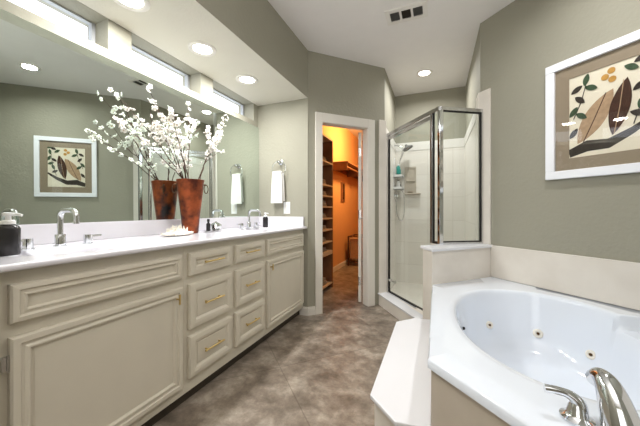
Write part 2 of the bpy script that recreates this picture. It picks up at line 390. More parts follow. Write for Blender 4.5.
# countertop with two integral bowls
def countertop():
    bm = bmesh.new(); x0, x1, y0, y1 = MX+.002, -1.202, YA+.002, YB-.002; nx, ny = 44, 160; zt = .885; g = []
    def h(x, yy):
        z = zt
        for cy in (.765, 2.20):
            e = math.hypot((x+1.452)/.165, (yy-cy)/.235)
            if e < 1.08:
                t_ = max(0, min(1, (1.08-e)/.5)); z = min(z, zt-.11*(t_*t_*(3-2*t_)))
        return z
    for i in range(nx+1):
        row = []
        for j in range(ny+1):
            x = x0+(x1-x0)*i/nx; yy = y0+(y1-y0)*j/ny; row.append(bm.verts.new((x, yy, h(x, yy))))
        g.append(row)
    for i in range(nx):
        for j in range(ny): bm.faces.new((g[i][j], g[i+1][j], g[i+1][j+1], g[i][j+1]))
    # rolled front edge
    prev = g[nx]
    for dx, dz in ((.006, -.001), (.009, -.006), (.009, -.016), (.004, -.022), (-.02, -.0235)):
        row = [bm.verts.new((x1+dx, y0+(y1-y0)*j/ny, zt+dz)) for j in range(ny+1)]
        for j in range(ny): bm.faces.new((prev[j], row[j], row[j+1], prev[j+1]))
        prev = row
    return bm
ct = thing('vanity_countertop', 'long white cultured marble countertop with two integral sinks', 'countertop', (0, 0, 0))
obj('worktop', countertop(), M['counter'], ct, smooth=True, ang=50)
bm = bmesh.new(); box(bm, (MX+.001, YA+.002, .885), (MX+.024, YB-.002, .983)); obj('backsplash', bm, M['counter'], ct, bevel=.003)
bm = bmesh.new(); box(bm, (MX+.024, YB-.024, .885), (-1.225, YB-.002, .983)); obj('side_splash', bm, M['counter'], ct, bevel=.003)
for cy in (.765, 2.20):
    bm = bmesh.new(); lathe(bm, [(.024, 0), (.024, .003), (.016, .005), (.014, .002), (.004, .001)], (-1.452, cy, .7755), 20); obj('drain', bm, M['chrome'], ct, smooth=True)

# mirror: very slightly leaning frameless slab resting on the backsplash
mt = thing('wall_mirror', 'wide frameless mirror above the vanity backsplash', 'mirror', (MX+.016, YA+.003, .984))
bm = bmesh.new(); box(bm, (-.005, 0, 0), (0, YB-YA-.006, .945)); obj('mirror_glass', bm, M['mirror'], mt)
mt.rotation_euler = (0, math.radians(-.35), 0)
# ------------------------------------------------------------------ soffit downlights, ceiling lights
def downlight(label, x, yy, z, power, grp, spread=PI):
    t = thing('recessed_light', label, 'ceiling light', (x, yy, z), 0, grp)
    bm = bmesh.new(); lathe(bm, [(.092, 0), (.092, -.004), (.086, -.007), (.070, -.008), (.060, -.001), (.060, 0)], seg=36); obj('trim_ring', bm, M['white'], t, smooth=True)
    bm = bmesh.new(); lathe(bm, [(.001, -.004), (.060, -.003), (.060, -.0008)], seg=30); obj('lens', bm, M['led'], t)
    l = light('downlight_lamp', 'AREA', (0, 0, -.010), power, (1, .995, .985), .12, spread=spread); l.parent = t
downlight('recessed soffit light nearest the viewer, cut by the top edge', -1.50, 1.01, 2.165, 11, 'recessed soffit lights')
downlight('middle recessed light in the soffit above the flowers', -1.50, 1.51, 2.165, 11, 'recessed soffit lights')
downlight('recessed soffit light closest to the towel wall', -1.50, 2.01, 2.165, 11, 'recessed soffit lights')
downlight('recessed ceiling light inside the shower stall', -.13, 3.51, H, 12, 'recessed room ceiling lights', 2.8)
downlight('recessed ceiling light above the tub, seen in the mirror', .57, 1.66, H, 13, 'recessed room ceiling lights', 2.8)
# ceiling vent
vt = thing('ceiling_vent', 'white three-section air vent in the ceiling', 'vent', (-.225, 2.385, H), 0)
bm = bmesh.new()
def rect_ring(bm, x0, x1, y0, y1, z0, z1, holes):
    xs = sorted({x0, x1, *[h[0] for h in holes], *[h[1] for h in holes]}); ys = sorted({y0, y1, *[h[2] for h in holes], *[h[3] for h in holes]})
    for a, b in zip(xs[:-1], xs[1:]):
        for c, d in zip(ys[:-1], ys[1:]):
            if not any(h[0] < (a+b)/2 < h[1] and h[2] < (c+d)/2 < h[3] for h in holes): box(bm, (a, c, z0), (b, d, z1))
hs = [(-.125, -.052, -.055, .055), (-.036, .036, -.055, .055), (.052, .125, -.055, .055)]
rect_ring(bm, -.16, .16, -.09, .09, -.012, 0, hs); obj('vent_frame', bm, M['white'], vt)
for k, h_ in enumerate(hs):
    bm = bmesh.new()
    for i in range(9):
        xx = h_[0]+.004+i*(h_[1]-h_[0]-.006)/9
        vs = [bm.verts.new(c) for c in ((xx, -.055, -.010), (xx+.006, -.055, -.002), (xx+.006, .055, -.002), (xx, .055, -.010))]; bm.faces.new(vs)
    box(bm, (h_[0], -.055, -.0015), (h_[1], .055, -.0005))
    obj('louvre', bm, M['grey'] if k != 1 else M['cabdark'], vt)

# ------------------------------------------------------------------ towel ring, outlet
tr = thing('towel_ring', 'chrome towel ring on the wall at the end of the vanity', 'towel ring', (-1.49, YB, 1.54))
bm = bmesh.new(); lathe(bm, [(.026, 0), (.026, -.006), (.014, -.012), (.011, -.045), (.014, -.055), (.004, -.058)], axis='y', seg=20); obj('wall_mount', bm, M['chrome'], tr, smooth=True)
bm = bmesh.new(); tube(bm, [(.078*math.sin(a), -.046, -.078+.078*math.cos(a)+.008) for a in [2*PI*k/40 for k in range(41)]], .0042, 8, False); obj('ring', bm, M['chrome'], tr, smooth=True)
def towel(bm):
    n = 14; yoff = [-.018, -.034]
    def sheet(y0, y1, zt, zb, xl, xr, tk=.010):
        # folded slab with gentle waves
        m_ = 10; grid = {}
        for s in (0, 1):
            for i in range(n+1):
                for j in range(m_+1):
                    u = i/n; v = j/m_; x = xl+(xr-xl)*u; z = zt+(zb-zt)*v
                    pinch = 1-.22*(1-v)**2; x = (x-(xl+xr)/2)*pinch+(xl+xr)/2
                    yy = y0+(y1-y0)*v*.3+.003*math.sin(u*9+v*2)-(tk if s else 0)
                    grid[s, i, j] = bm.verts.new((x, yy, z))
        for s in (0, 1):
            for i in range(n):
                for j in range(m_): bm.faces.new((grid[s, i, j], grid[s, i+1, j], grid[s, i+1, j+1], grid[s, i, j+1]))
        for j in range(m_):
            for i in (0, n): bm.faces.new((grid[0, i, j], grid[1, i, j], grid[1, i, j+1], grid[0, i, j+1]))
        for i in range(n):
            for j in (0, m_): bm.faces.new((grid[0, i, j], grid[1, i, j], grid[1, i+1, j], grid[0, i+1, j]))
    sheet(-.052, -.070, .0, -.305, -.068, .066, .018)
    sheet(-.034, -.020, .0, -.285, -.062, .074, .016)
    tube(bm, [(-.052, -.052, 0), (0, -.052, .003), (.052, -.052, 0)], .021, 12)
bm = mk(towel); to = obj('hand_towel', bm, M['towel'], smooth=True, ang=60); to.location = (-1.502, YB+.004, 1.425)
tag(to, 'white hand towel hanging from the chrome ring beside the mirror', 'towel')
oc = thing('wall_outlet', 'white wall outlet plate below the towel', 'outlet', (-1.42, YB, 1.072))
bm = bmesh.new(); box(bm, (-.037, -.006, -.060), (.037, 0, .060)); obj('cover_plate', bm, M['plastic'], oc, bevel=.002)
bm = bmesh.new(); box(bm, (-.017, -.009, -.034), (.017, -.006, .034)); obj('socket_insert', bm, M['white'], oc, bevel=.001)

# ------------------------------------------------------------------ counter objects
ZC = .885
def faucet(label, x, yy):
    t = thing('sink_faucet', label, 'faucet', (x, yy, ZC+.001), 0)
    bm = bmesh.new(); lathe(bm, [(.026, 0), (.026, .006), (.020, .008), (.020, .052), (.018, .055), (.004, .055)], seg=24)
    obj('spout_base', bm, M['chrome'], t, smooth=True)
    pts = [(0, 0, .05), (0, 0, .12)]
    for k in range(1, 9): a = PI/2*k/8; pts.append((.038-.038*math.cos(a), 0, .130+.034*math.sin(a)))
    pts.append((.085, 0, .164))
    for k in range(1, 9): a = PI/2*k/8; pts.append((.085+.036*math.sin(a), 0, .130+.034*math.cos(a)))
    pts.append((.121, 0, .105))
    bm = bmesh.new(); tube(bm, pts, .0115, 14); obj('spout', bm, M['chrome'], t, smooth=True)
    for s in (-1, 1):
        bm = bmesh.new(); c = (.0, s*.110, 0)
        lathe(bm, [(.025, 0), (.025, .005), (.018, .007), (.018, .046), (.004, .047)], c, 24)
        box(bm, (-.009, s*.110+min(0, s*.055), .034), (.009, s*.110+max(0, s*.055), .044))
        obj('handle', bm, M['chrome'], t, smooth=True, ang=30)
faucet('chrome faucet set at the near sink, left of the copper vase', -1.565, .738)
faucet('chrome faucet set at the far sink by the towel wall', -1.60, 2.175)
def soap(label, x, yy, h, r, body):
    t = thing('soap_dispenser', label, 'soap dispenser', (x, yy, ZC+.001))
    bm = bmesh.new(); lathe(bm, [(r*.9, 0), (r, .005), (r, h*.62), (r*.85, h*.68), (r*.45, h*.73), (r*.45, h*.76)], seg=28); obj('bottle', bm, body, t, smooth=True)
    bm = bmesh.new(); lathe(bm, [(r*.62, h*.725), (r*.62, h*.80), (r*.5, h*.82), (r*.25, h*.83), (r*.25, h*.92), (r*.5, h*.925), (r*.5, h*.99), (r*.3, h)], seg=24)
    tube(bm, [(0, 0, h*.955), (r*.9, 0, h*.955), (r*1.25, 0, h*.93)], r*.15, 8); obj('pump_head', bm, M['plastic'], t, smooth=True)
    return t
soap('dark soap pump bottle with white top at the left end of the counter', -1.44, .525, .155, .032, M['dark']).rotation_euler.z = math.radians(40)
soap('small dark soap bottle with white pump on the far side of the counter', -1.50, 2.295, .140, .025, M['dark'])
# small tray with chrome soap dish and dark bottle
tg = tag(obj('soap_tray', mk(lathe, [(.045, 0), (.062, .002), (.066, .007), (.062, .007), (.045, .004), (.001, .004)], (0, 0, 0), 32, 'z', .75, 1.25), M['brushed'], smooth=True), 'small oval silver tray right of the copper vase', 'tray'); tg.location = (-1.585, 1.705, ZC+.001)
td = thing('soap_dish', 'small lidded chrome soap dish on the oval tray', 'soap dish', (-1.585, 1.735, ZC+.006)); td.scale = (1.1, 1.1, 1.35)
obj('dish_bowl', mk(lathe, [(.020, 0), (.026, .006), (.038, .018), (.040, .024), (.036, .024), (.02, .012), (.001, .01)], (0, 0, 0), 28), M['chrome'], td, smooth=True)
obj('dish_lid', mk(lathe, [(.040, .025), (.036, .036), (.020, .044), (.008, .047), (.007, .052), (.001, .053)], (0, 0, 0), 28), M['chrome'], td, smooth=True)
tb = thing('small_bottle', 'small dark bottle on the tray just right of the vase', 'bottle', (-1.585, 1.655, ZC+.008)); tb.scale = (1.1, 1.1, 1.4)
obj('bottle_body', mk(lathe, [(.013, 0), (.014, .003), (.014, .036), (.007, .044), (.006, .050)], (0, 0, 0), 20), M['dark'], tb, smooth=True)
obj('cap', mk(lathe, [(.009, .049), (.009, .062), (.007, .064)], (0, 0, 0), 16), M['black'], tb, smooth=True)

# coral
def coral(bm):
    r_ = random.Random(3)
    lathe(bm, [(.02, 0), (.09, .003), (.07, .014), (.03, .022), (.001, .024)], (0, 0, 0), 24, 'z', .6, 1.05)
    for i in range(70):
        a = r_.uniform(0, 2*PI); q = math.sqrt(r_.uniform(0, 1)); x = .038*q*math.cos(a); yy = .072*q*math.sin(a); L = r_.uniform(.012, .030)*(1.15-.5*q)
        d = V(x*4+r_.uniform(-.3, .3), yy*4+r_.uniform(-.3, .3), 1).normalized()
        b = V(x, yy, .008+.010*(1-q)); tube(bm, [b, b+d*L*.6, b+d*L+V(r_.uniform(-.004, .004), r_.uniform(-.004, .004), 0)], [.0045, .0038, .002], 6)
    for i in range(26):
        a = 2*PI*i/26+r_.uniform(-.1, .1); tube(bm, [(.05*math.cos(a), .085*math.sin(a), .006), (.062*math.cos(a), .112*math.sin(a), .005+r_.uniform(0, .006))], [.004, .002], 6)
co = obj('coral', mk(coral), M['coral'], smooth=True, ang=60); co.location = (-1.555, 1.355, ZC+.001); co.rotation_euler.z = .12; co.scale = (1.1, 1.1, 1.7)
tag(co, 'white spiny coral piece lying on the counter before the vase', 'coral')

# copper vase
VX, VY = -1.63, 1.53
vs = thing('copper_vase', 'tall weathered copper vase with ring handles on the vanity counter', 'vase', (VX, VY, ZC+.001))
prof = [(.001, 0), (.050, 0), (.052, .004), (.063, .12), (.078, .25), (.090, .365), (.094, .378), (.090, .380), (.085, .365), (.073, .25), (.058, .12), (.047, .012), (.001, .010)]
obj('vase_body', mk(lathe, prof, (0, 0, 0), 40, 'z', 1, 1, False), M['copper'], vs, smooth=True)
for s in (-1, 1):
    dv = V(math.cos(math.radians(46)), math.sin(math.radians(46)), 0)*s
    bm = bmesh.new(); c = dv*.094+V(0, 0, .315)
    tube(bm, [c+dv*(.010+.014*math.sin(a))+V(0, 0, .030*math.cos(a)) for a in [2*PI*k/24 for k in range(25)]], .0028, 7, False)
    tube(bm, [dv*.082+V(0, 0, .345), dv*.106+V(0, 0, .347)], .005, 8)
    obj('ring_handle', bm, M['bronze'], vs, smooth=True)

# flowering branches
def blossom_mesh():
    bm = bmesh.new()
    for k in range(5):
        a = 2*PI*k/5; d = V(math.cos(a), math.sin(a), .35)
        m_ = Matrix.Translation(d*.0095) @ Matrix.Rotation(a, 4, 'Z') @ Matrix.Rotation(-.35, 4, 'Y') @ Matrix.Diagonal((.0085, .0072, .0028, 1))
        bmesh.ops.create_icosphere(bm, subdivisions=1, radius=1, matrix=m_)
    n0 = len(bm.faces)
    bmesh.ops.create_icosphere(bm, subdivisions=1, radius=.0032, matrix=Matrix.Translation((0, 0, .003)))
    bm.faces.ensure_lookup_table()
    for f in bm.faces[n0:]: f.material_index = 1
    me = bpy.data.meshes.new('blossom'); bm.to_mesh(me); bm.free(); me.materials.append(M['petal']); me.materials.append(M['petalc'])
    for p in me.polygons: p.use_smooth = True
    return me
BL = blossom_mesh()
def branch(label, tip, seed, side=3, nb=26, start=.30):
    """tip = (x, y, z) world; stem rises from inside the vase"""
    r_ = random.Random(seed); a0 = V(VX, VY, ZC+.05); T = V(*tip)
    mouth = V(VX, VY, ZC+.38); dv = T-mouth; dv.z = 0
    if dv.length > .065: dv = dv.normalized()*.065
    Mo = mouth+dv*.95
    root = None; bm = bmesh.new(); cps = []
    def curve(A, B, Cc, n):
        return [(A*(1-t)**2+B*2*t*(1-t)+Cc*t*t) for t in [k/n for k in range(n+1)]]
    mid = Mo.lerp(T, .5)+V(0, 0, .05)+V(r_.uniform(-.015, .015), r_.uniform(-.02, .02), 0)
    main = [a0]+curve(Mo, mid, T, 14)
    for i in range(2, len(main)-1): main[i] = main[i]+V(r_.uniform(-.003, .003), r_.uniform(-.006, .006), r_.uniform(-.004, .004))
    tube(bm, main, [.0035]+[.0034-.0022*k/14 for k in range(15)], 6)
    spots = []
    for k in range(3, 16): spots.append((main[k], k/15))
    for s in range(side):
        k = r_.randint(5, 11); A = main[k]; L = r_.uniform(.08, .17)
        d = (main[k+1]-main[k-1]).normalized(); o = V(r_.uniform(-.35, .6), r_.uniform(-1, 1), r_.uniform(-.2, .5)); B = A+(d*.9+o*.75).normalized()*L
        B.x = max(B.x, MX+.045)
        sub = curve(A, A.lerp(B, .5)+V(0, 0, .012), B, 5); tube(bm, sub, [.0019, .0017, .0015, .0013, .0011, .0009], 5)
        for p in sub[2:]: spots.append((p, .8))
        spots.append((sub[-1], 1))
    org = V(VX, VY, ZC+.05)
    for v in bm.verts: v.co -= org
    root = obj('blossom_branch', bm, M['twig'], smooth=True); root.location = org; tag(root, label, 'branch', 'blossoming branches in the copper vase')
    for i in range(nb+8):
        p, wgt = spots[(i*7+r_.randint(0, 2)) % len(spots)] if i > 3 else (main[15-i], 1)
        if r_.random() > wgt+.35: continue
        q = p+V(r_.uniform(-.014, .014), r_.uniform(-.02, .02), r_.uniform(-.016, .018)); q.x = max(q.x, MX+.04)
        b = bpy.data.objects.new('blossom', BL); C.objects.link(b); b.parent = root; b.location = q-org
        s_ = r_.uniform(.75, 1.15); b.scale = (s_, s_, s_)
        b.rotation_euler = (r_.uniform(-1.2, 1.2), r_.uniform(-.2, 1.6), r_.uniform(0, 6.28))
def px(pxx, pyy, x):
    u = (pxx-320)/284; v_ = (210-pyy)/284; a = math.radians(22.3)
    r0 = -math.sin(a)+u*math.cos(a); r1 = math.cos(a)+u*math.sin(a); t_ = x/r0; return (x, t_*r1, 1.05+t_*v_)
TIPS = [('blossoming branch reaching farthest left above the counter', (114, 92), -1.70, 3, 20),
        ('blossoming branch curving left below the farthest one', (116, 122), -1.67, 3, 22),
        ('tallest blossoming branch, its tip near the window ledge', (149, 88), -1.62, 2, 14),
        ('blossoming branch left of the vase middle', (150, 118), -1.66, 3, 24),
        ('upright blossoming branch forked above the vase mouth', (172, 110), -1.58, 3, 24),
        ('upright blossoming branch right of the forked one', (188, 106), -1.66, 3, 26),
        ('low dense blossoming branch at the vase centre', (176, 132), -1.55, 3, 22),
        ('blossoming branch leaning right toward the towel wall', (226, 117), -1.60, 4, 46),
        ('outermost right blossoming branch drooping beside the vase', (219, 138), -1.52, 5, 44)]
for i, (lb, (a, b), x, sd, nb) in enumerate(TIPS): branch(lb, px(a, b, x), 20+i, sd, nb)
q_ = px(87, 133, -2.16)
branch('blossoming branch leaning out from the mirror over the counter', (-1.38, q_[1], q_[2]), 41, 2, 20)

# ------------------------------------------------------------------ framed picture (local x along the wall, -y into the room, z up)
def picture():
    t = thing('framed_picture', 'white framed print with taupe mat hanging above the tub', 'picture', (*dirpt(Wc, -45, .825), 1.636), math.radians(-45))
    W_, H_ = .64, .765
    def ring(x0, x1, z0, z1, i, y0, y1):
        bm = bmesh.new()
        for lo, hi in (((x0, y0, z0), (x1, y1, z0+i)), ((x0, y0, z1-i), (x1, y1, z1)), ((x0, y0, z0+i), (x0+i, y1, z1-i)), ((x1-i, y0, z0+i), (x1, y1, z1-i))): box(bm, lo, hi)
        return bm
    obj('picture_frame', ring(-W_/2, W_/2, -H_/2, H_/2, .052, -.030, -.002), M['pwhite'], t, bevel=.003)
    obj('picture_mat', ring(-W_/2+.05, W_/2-.05, -H_/2+.05, H_/2-.05, .078, -.013, -.009), M['taupe'], t)
    obj('print', mk(box, (-W_/2+.12, -.009, -H_/2+.10), (W_/2-.12, -.006, H_/2-.10)), M['paper'], t)
    obj('glazing', mk(box, (-W_/2+.05, -.020, -H_/2+.05), (W_/2-.05, -.018, H_/2-.05)), M['picglass'], t)
    return t
pic = picture()
def flat(poly, name, m, lay=0, parent=None):
    """thin inked shape on the print, plotted in print units 0..1"""
    bm = bmesh.new(); w0, h0 = .40, .565; yb = -.0092-.0004*lay
    a = [bm.verts.new(((u-.5)*w0, yb, (v-.5)*h0)) for u, v in poly]; b = [bm.verts.new(((u-.5)*w0, yb-.0004, (v-.5)*h0)) for u, v in poly]
    n = len(poly); bm.faces.new(a); bm.faces.new(b[::-1])
    for i in range(n): bm.faces.new((a[i], a[(i+1) % n], b[(i+1) % n], b[i]))
    bmesh.ops.triangulate(bm, faces=[f for f in bm.faces if len(f.verts) > 4])
    return obj(name, bm, m, parent)
def leafshape(cx, cy, L, W_, ang, n=12):
    pts = []
    for k in range(n+1):
        t_ = k/n; pts.append((L*(t_-.5), W_*math.sin(PI*t_)**.8/2))
    for k in range(n-1, 0, -1):
        t_ = k/n; pts.append((L*(t_-.5), -W_*math.sin(PI*t_)**.8/2))
    c, s = math.cos(ang), math.sin(ang); return [(cx+(x*c-y_*s)*1.3, cy+(x*s+y_*c)) for x, y_ in pts]
ink = {'brown': mat('ink_dark_brown', (74, 44, 30), .9, var=.4, scale=40), 'tan': mat('ink_tan', (188, 158, 126), .9, var=.25, scale=50),
       'ochre': mat('ink_ochre', (206, 156, 78), .9, var=.2, scale=40), 'green': mat('ink_green', (70, 92, 66), .9, var=.4, scale=50), 'dk': mat('ink_charcoal', (60, 52, 46), .9, var=.4, scale=50)}
def strokes(pts, wd):
    L = []; Rr = []
    for i, (x, y_) in enumerate(pts):
        a = pts[max(i-1, 0)]; b = pts[min(i+1, len(pts)-1)]; d = Vector((b[0]-a[0], b[1]-a[1])).normalized(); w2 = wd[i] if isinstance(wd, list) else wd
        L.append((x-d.y*w2/2, y_+d.x*w2/2)); Rr.append((x+d.y*w2/2, y_-d.x*w2/2))
    return L+Rr[::-1]
# generic botanical composition: a dark bough, two big dried leaves, berries and sprigs
flat(strokes([(.02, .10), (.25, .16), (.50, .15), (.75, .24), (.98, .36)], [.09, .12, .10, .07, .04]), 'bough_motif', ink['dk'], 0, pic)
flat(leafshape(.34, .45, .60, .21, 1.0), 'dry_leaf_motif', ink['tan'], 1, pic)
flat(strokes([(.20, .20), (.34, .44), (.47, .68)], .012), 'leaf_rib_motif', ink['brown'], 2, pic)
flat(leafshape(.62, .50, .56, .17, 1.35), 'dry_leaf_motif', ink['brown'], 3, pic)
flat(strokes([(.56, .24), (.62, .50), (.66, .76)], .010), 'leaf_rib_motif', ink['tan'], 4, pic)
for x, y_ in ((.46, .84), (.53, .89), (.54, .80)): flat([(x+.045*math.cos(2*PI*q/14), y_+.032*math.sin(2*PI*q/14)) for q in range(14)], 'berry_motif', ink['ochre'], 4, pic)
for k, (x, y_, a) in enumerate([(.12, .80, .5), (.24, .88, 1.3), (.30, .78, -.4), (.16, .68, 2.4), (.08, .56, .9), (.18, .50, -.6), (.84, .92, .4), (.92, .84, 1.4), (.92, .95, -.5), (.82, .66, .6), (.90, .58, -.3), (.84, .50, 1.2), (.80, .40, -.4), (.94, .70, 2.0), (.74, .86, -.5), (.08, .32, .9)]):
    flat(leafshape(x, y_, .13, .060, a), 'green_leaf_motif', ink['green' if k % 3 else 'dk'], 5+k % 3, pic)
flat(strokes([(.08, .48), (.18, .66), (.24, .84)], .012), 'sprig_stem_motif', ink['dk'], 4, pic)
flat(strokes([(.76, .30), (.86, .56), (.90, .86)], .012), 'sprig_stem_motif', ink['dk'], 4, pic)

# ------------------------------------------------------------------ shower
PA = dirpt(Wc, -45, .095); PB = (-.03, PA[1]-(PA[0]+.03))        # front face of the half wall, at 45 degrees
PW = dirpt(PB, 45, .065, .165); PWb = dirpt(PA, 45, 0, .165)
PWb = (SR+.02, PW[1]+(SR+.02-PW[0]))
bm = bmesh.new(); prism(bm, [PB, PA, dirpt(Wc, -45, 0), (SR+.01, Wc[1]), (SR-.001, PWb[1]-.02), PW], 0, .745); hw = struct('wall_half', bm, M['tile'])
o1 = dirpt(PB, 45, -.010, -.012); o2 = dirpt(PA, 45, 0.0, -.012); o3 = dirpt(PW, 45, -.015, .012)
bm = bmesh.new(); prism(bm, [o1, o2, dirpt(Wc, -45, 0.0), (SR, Wc[1]), (SR, PWb[1]), o3], .745, .767); tag(obj('half_wall_cap', bm, M['step'], bevel=.004), 'white ledge capping the half wall between shower and tub', 'ledge')
# curb (direction from door wall end to the half wall)
ca = dirpt(P, 45, .835); cb_ = (-.145, 2.505); dcb = (Vector(cb_)-Vector(ca)).normalized(); nb_ = Vector((-dcb.y, dcb.x))
cA = Vector(ca); cB = Vector(PB)+Vector((-.07, .12))
cd = (Vector((-.222, 2.64))-cA).normalized(); cn = Vector((-cd.y, cd.x)); Lc = 0.80
# keep the curb in front of the half wall
cEnd = cA+cd*.775
poly = [tuple(cA), tuple(cEnd), tuple(cEnd+cn*.09), tuple(Vector(Q)+Vector((.002, .04))), tuple(Vector(Q)+Vector((.0, -.002)))]
bm = bmesh.new(); prism(bm, poly, 0, .115); 
cu = thing('shower_curb', 'low marble curb at the foot of the shower door', 'curb'); obj('curb_base', bm, M['tile'], cu)
p2 = [tuple(cA+cd*-.0-cn*.012), tuple(cEnd-cn*.012), tuple(cEnd+cn*.09), tuple(Vector(Q)+Vector((.004, .04))), tuple(Vector(Q)+Vector((.0, -.004)))]
bm = bmesh.new(); prism(bm, p2, .115, .132); obj('curb_cap', bm, M['step'], cu, bevel=.003)
# shower pan
bm = bmesh.new(); prism(bm, [(SL+.002, SB-.002), (SL+.002, Q[1]+.06), tuple(cEnd+cn*.095), (PW[0]+.02, PW[1]+.03), (SR-.002, PWb[1]+.02), (SR-.002, SB-.002)], 0.001, .05); tag(obj('shower_pan', bm, M['tile']), 'beige shower floor inside the glass stall', 'shower floor')
# surround panels + white top band + strips wrapping onto the room walls
sr = thing('shower_surround', 'pale tiled shower wall surround with a white top band', 'shower surround')
for nm, lo, hi in (('back_panel', (SL+.012, SB-.012, .05), (SR-.012, SB, 1.86)), ('left_panel', (SL, Q[1]+.01, .05), (SL+.012, SB, 1.86)), ('right_panel', (SR-.012, Wc[1]+.14, .05), (SR, SB, 1.86))):
    bm = bmesh.new(); box(bm, lo, hi); obj(nm, bm, M['showertile'], sr)
for lo, hi in (((SL+.018, SB-.018, 1.86), (SR-.018, SB, 1.975)), ((SL, Q[1]+.01, 1.86), (SL+.018, SB, 1.975)), ((SR-.018, Wc[1]+.14, 1.86), (SR, SB, 1.975))):
    bm = bmesh.new(); box(bm, lo, hi); obj('top_band', bm, M['white'], sr, bevel=.003)
bm = bmesh.new(); prism(bm, [dirpt(P, 45, .835, -.014), dirpt(P, 45, .93, -.014), dirpt(P, 45, .93, .0), dirpt(P, 45, .835, 0)], .13, 2.05); obj('edge_strip', bm, M['tile'], sr, bevel=.003)
bm = bmesh.new(); prism(bm, [dirpt(Wc, -45, -.02, 0), dirpt(Wc, -45, .092, 0), dirpt(Wc, -45, .092, -.014), dirpt(Wc, -45, -.008, -.014)], .767, 2.05)
box(bm, (SR-.016, Wc[1]-.005, .767), (SR+.001, Wc[1]+.14, 2.05)); obj('edge_strip', bm, M['tile'], sr, bevel=.003)

# glass enclosure
en = thing('shower_enclosure', 'chrome framed glass shower enclosure with door and return panel', 'shower enclosure', (.03, 2.50, 0))
org = V(.03, 2.50, 0)
def bar(bm, a, b, w_, d_, z0=None, z1=None):
    a = Vector(a); b = Vector(b); L = (b-a); n = Vector((-L.y, L.x)).normalized()*d_/2
    poly = [tuple(a+n), tuple(a-n), tuple(b-n), tuple(b+n)]; prism(bm, [(x-org.x, y_-org.y) for x, y_ in poly], z0, z1)
A0 = Vector((Q[0]+.035, Q[1]+.0)); K = Vector((.030, 2.525)); B0 = Vector(dirpt(Wc, -45, .022, -.016))
dd = (K-A0).normalized(); nn = Vector((-dd.y, dd.x)); de = (B0-K).normalized()
def vpost(p, w_, z0, z1, d=dd, dep=.03):
    bm = bmesh.new(); bar(bm, p-d*w_/2, p+d*w_/2, 0, dep, z0, z1); return bm
ZH = 1.866; ZL = .768
LD = (K-A0).length
obj('wall_jamb', vpost(A0+dd*.015, .03, .133, ZH), M['brushed'], en, bevel=.002)
# header rails
bm = bmesh.new(); bar(bm, A0, K, 0, .034, ZH, ZH+.035); obj('door_header', bm, M['brushed'], en, bevel=.003)
bm = bmesh.new(); bar(bm, K, B0, 0, .030, ZH+.0, ZH+.03); obj('panel_header', bm, M['brushed'], en, bevel=.003)
obj('corner_post', vpost(K, .034, ZL, ZH, de, .034), M['chrome'], en, bevel=.004)
# strike post beside the door
sp_ = A0+dd*(LD-.105)
obj('strike_post', vpost(sp_, .030, ZL, ZH, dd, .026), M['brushed'], en, bevel=.003)
bm = bmesh.new(); bar(bm, sp_+dd*.004-nn*.0135, sp_+dd*.012-nn*.0135, 0, .004, ZL+.01, ZH-.01); obj('strike_inset', bm, M['bronze'], en)
# narrow inline panel between strike post and corner post
bm = bmesh.new(); bar(bm, sp_+dd*.019, K-dd*.02, 0, .006, ZL+.02, ZH); obj('inline_glass', bm, M['glass'], en)
bm = bmesh.new(); bar(bm, sp_+dd*.019, K-dd*.02, 0, .024, ZL, ZL+.02); bar(bm, sp_+dd*.018, sp_+dd*.026, 0, .012, ZL+.02, ZH); obj('inline_track', bm, M['black'], en)
# bottom track on the curb
bm = bmesh.new(); bar(bm, A0, A0+dd*(LD-.33), 0, .03, .133, .146); obj('door_track', bm, M['brushed'], en)
# door
D0 = A0+dd*.036; D1 = sp_-dd*.020
dr = obj('shower_door', (lambda bm: (bar(bm, D0+dd*.018, D1-dd*.006, 0, .006, .165, ZH-.04), bm)[1])(bmesh.new()), M['glass'], en)
bm = bmesh.new(); bar(bm, D0, D1, 0, .022, ZH-.04, ZH-.010); obj('door_top_rail', bm, M['brushed'], dr)
bm = bmesh.new(); bar(bm, D0, D1, 0, .020, .150, .158); obj('door_bottom_rail', bm, M['black'], dr)
bm = bmesh.new(); bar(bm, D0, D0+dd*.006, 0, .016, .15, ZH-.01); obj('door_stile', bm, M['black'], dr)
hc = D0+dd*.075-nn*.0
bm = bmesh.new(); q0 = V(hc.x-org.x, hc.y-org.y, .290); dd3 = V(dd.x, dd.y, 0); nn3 = V(nn.x, nn.y, 0)
tube(bm, [q0-dd3*.045-nn3*.022, q0+dd3*.09-nn3*.022], .013, 12); tube(bm, [q0-nn3*.022, q0], .006, 8); tube(bm, [q0+dd3*.05-nn3*.022, q0+dd3*.05], .006, 8); lathe(bm, [(.018, -.012), (.020, 0), (.018, .012)], tuple(q0-dd3*.045-nn3*.022), 16)
obj('door_handle', bm, M['chrome'], dr, smooth=True)
# return panel
bm = bmesh.new(); bar(bm, K+de*.024, B0-de*.022, 0, .006, ZL+.022, ZH-.0); obj('return_glass', bm, M['glass'], en)
bm = bmesh.new(); bar(bm, K+de*.017, B0-de*.0, 0, .024, ZL, ZL+.016); obj('return_track', bm, M['brushed'], en)
bm = bmesh.new(); bar(bm, K+de*.019, B0-de*.014, 0, .012, ZL+.016, ZL+.026); bar(bm, K+de*.019, B0-de*.014, 0, .012, ZH-.010, ZH+.0); bar(bm, B0-de*.022, B0-de*.012, 0, .012, ZL+.026, ZH-.01); obj('return_gasket', bm, M['black'], en)
obj('return_jamb', vpost(B0-de*.006, .014, ZL, ZH, de, .026), M['brushed'], en)

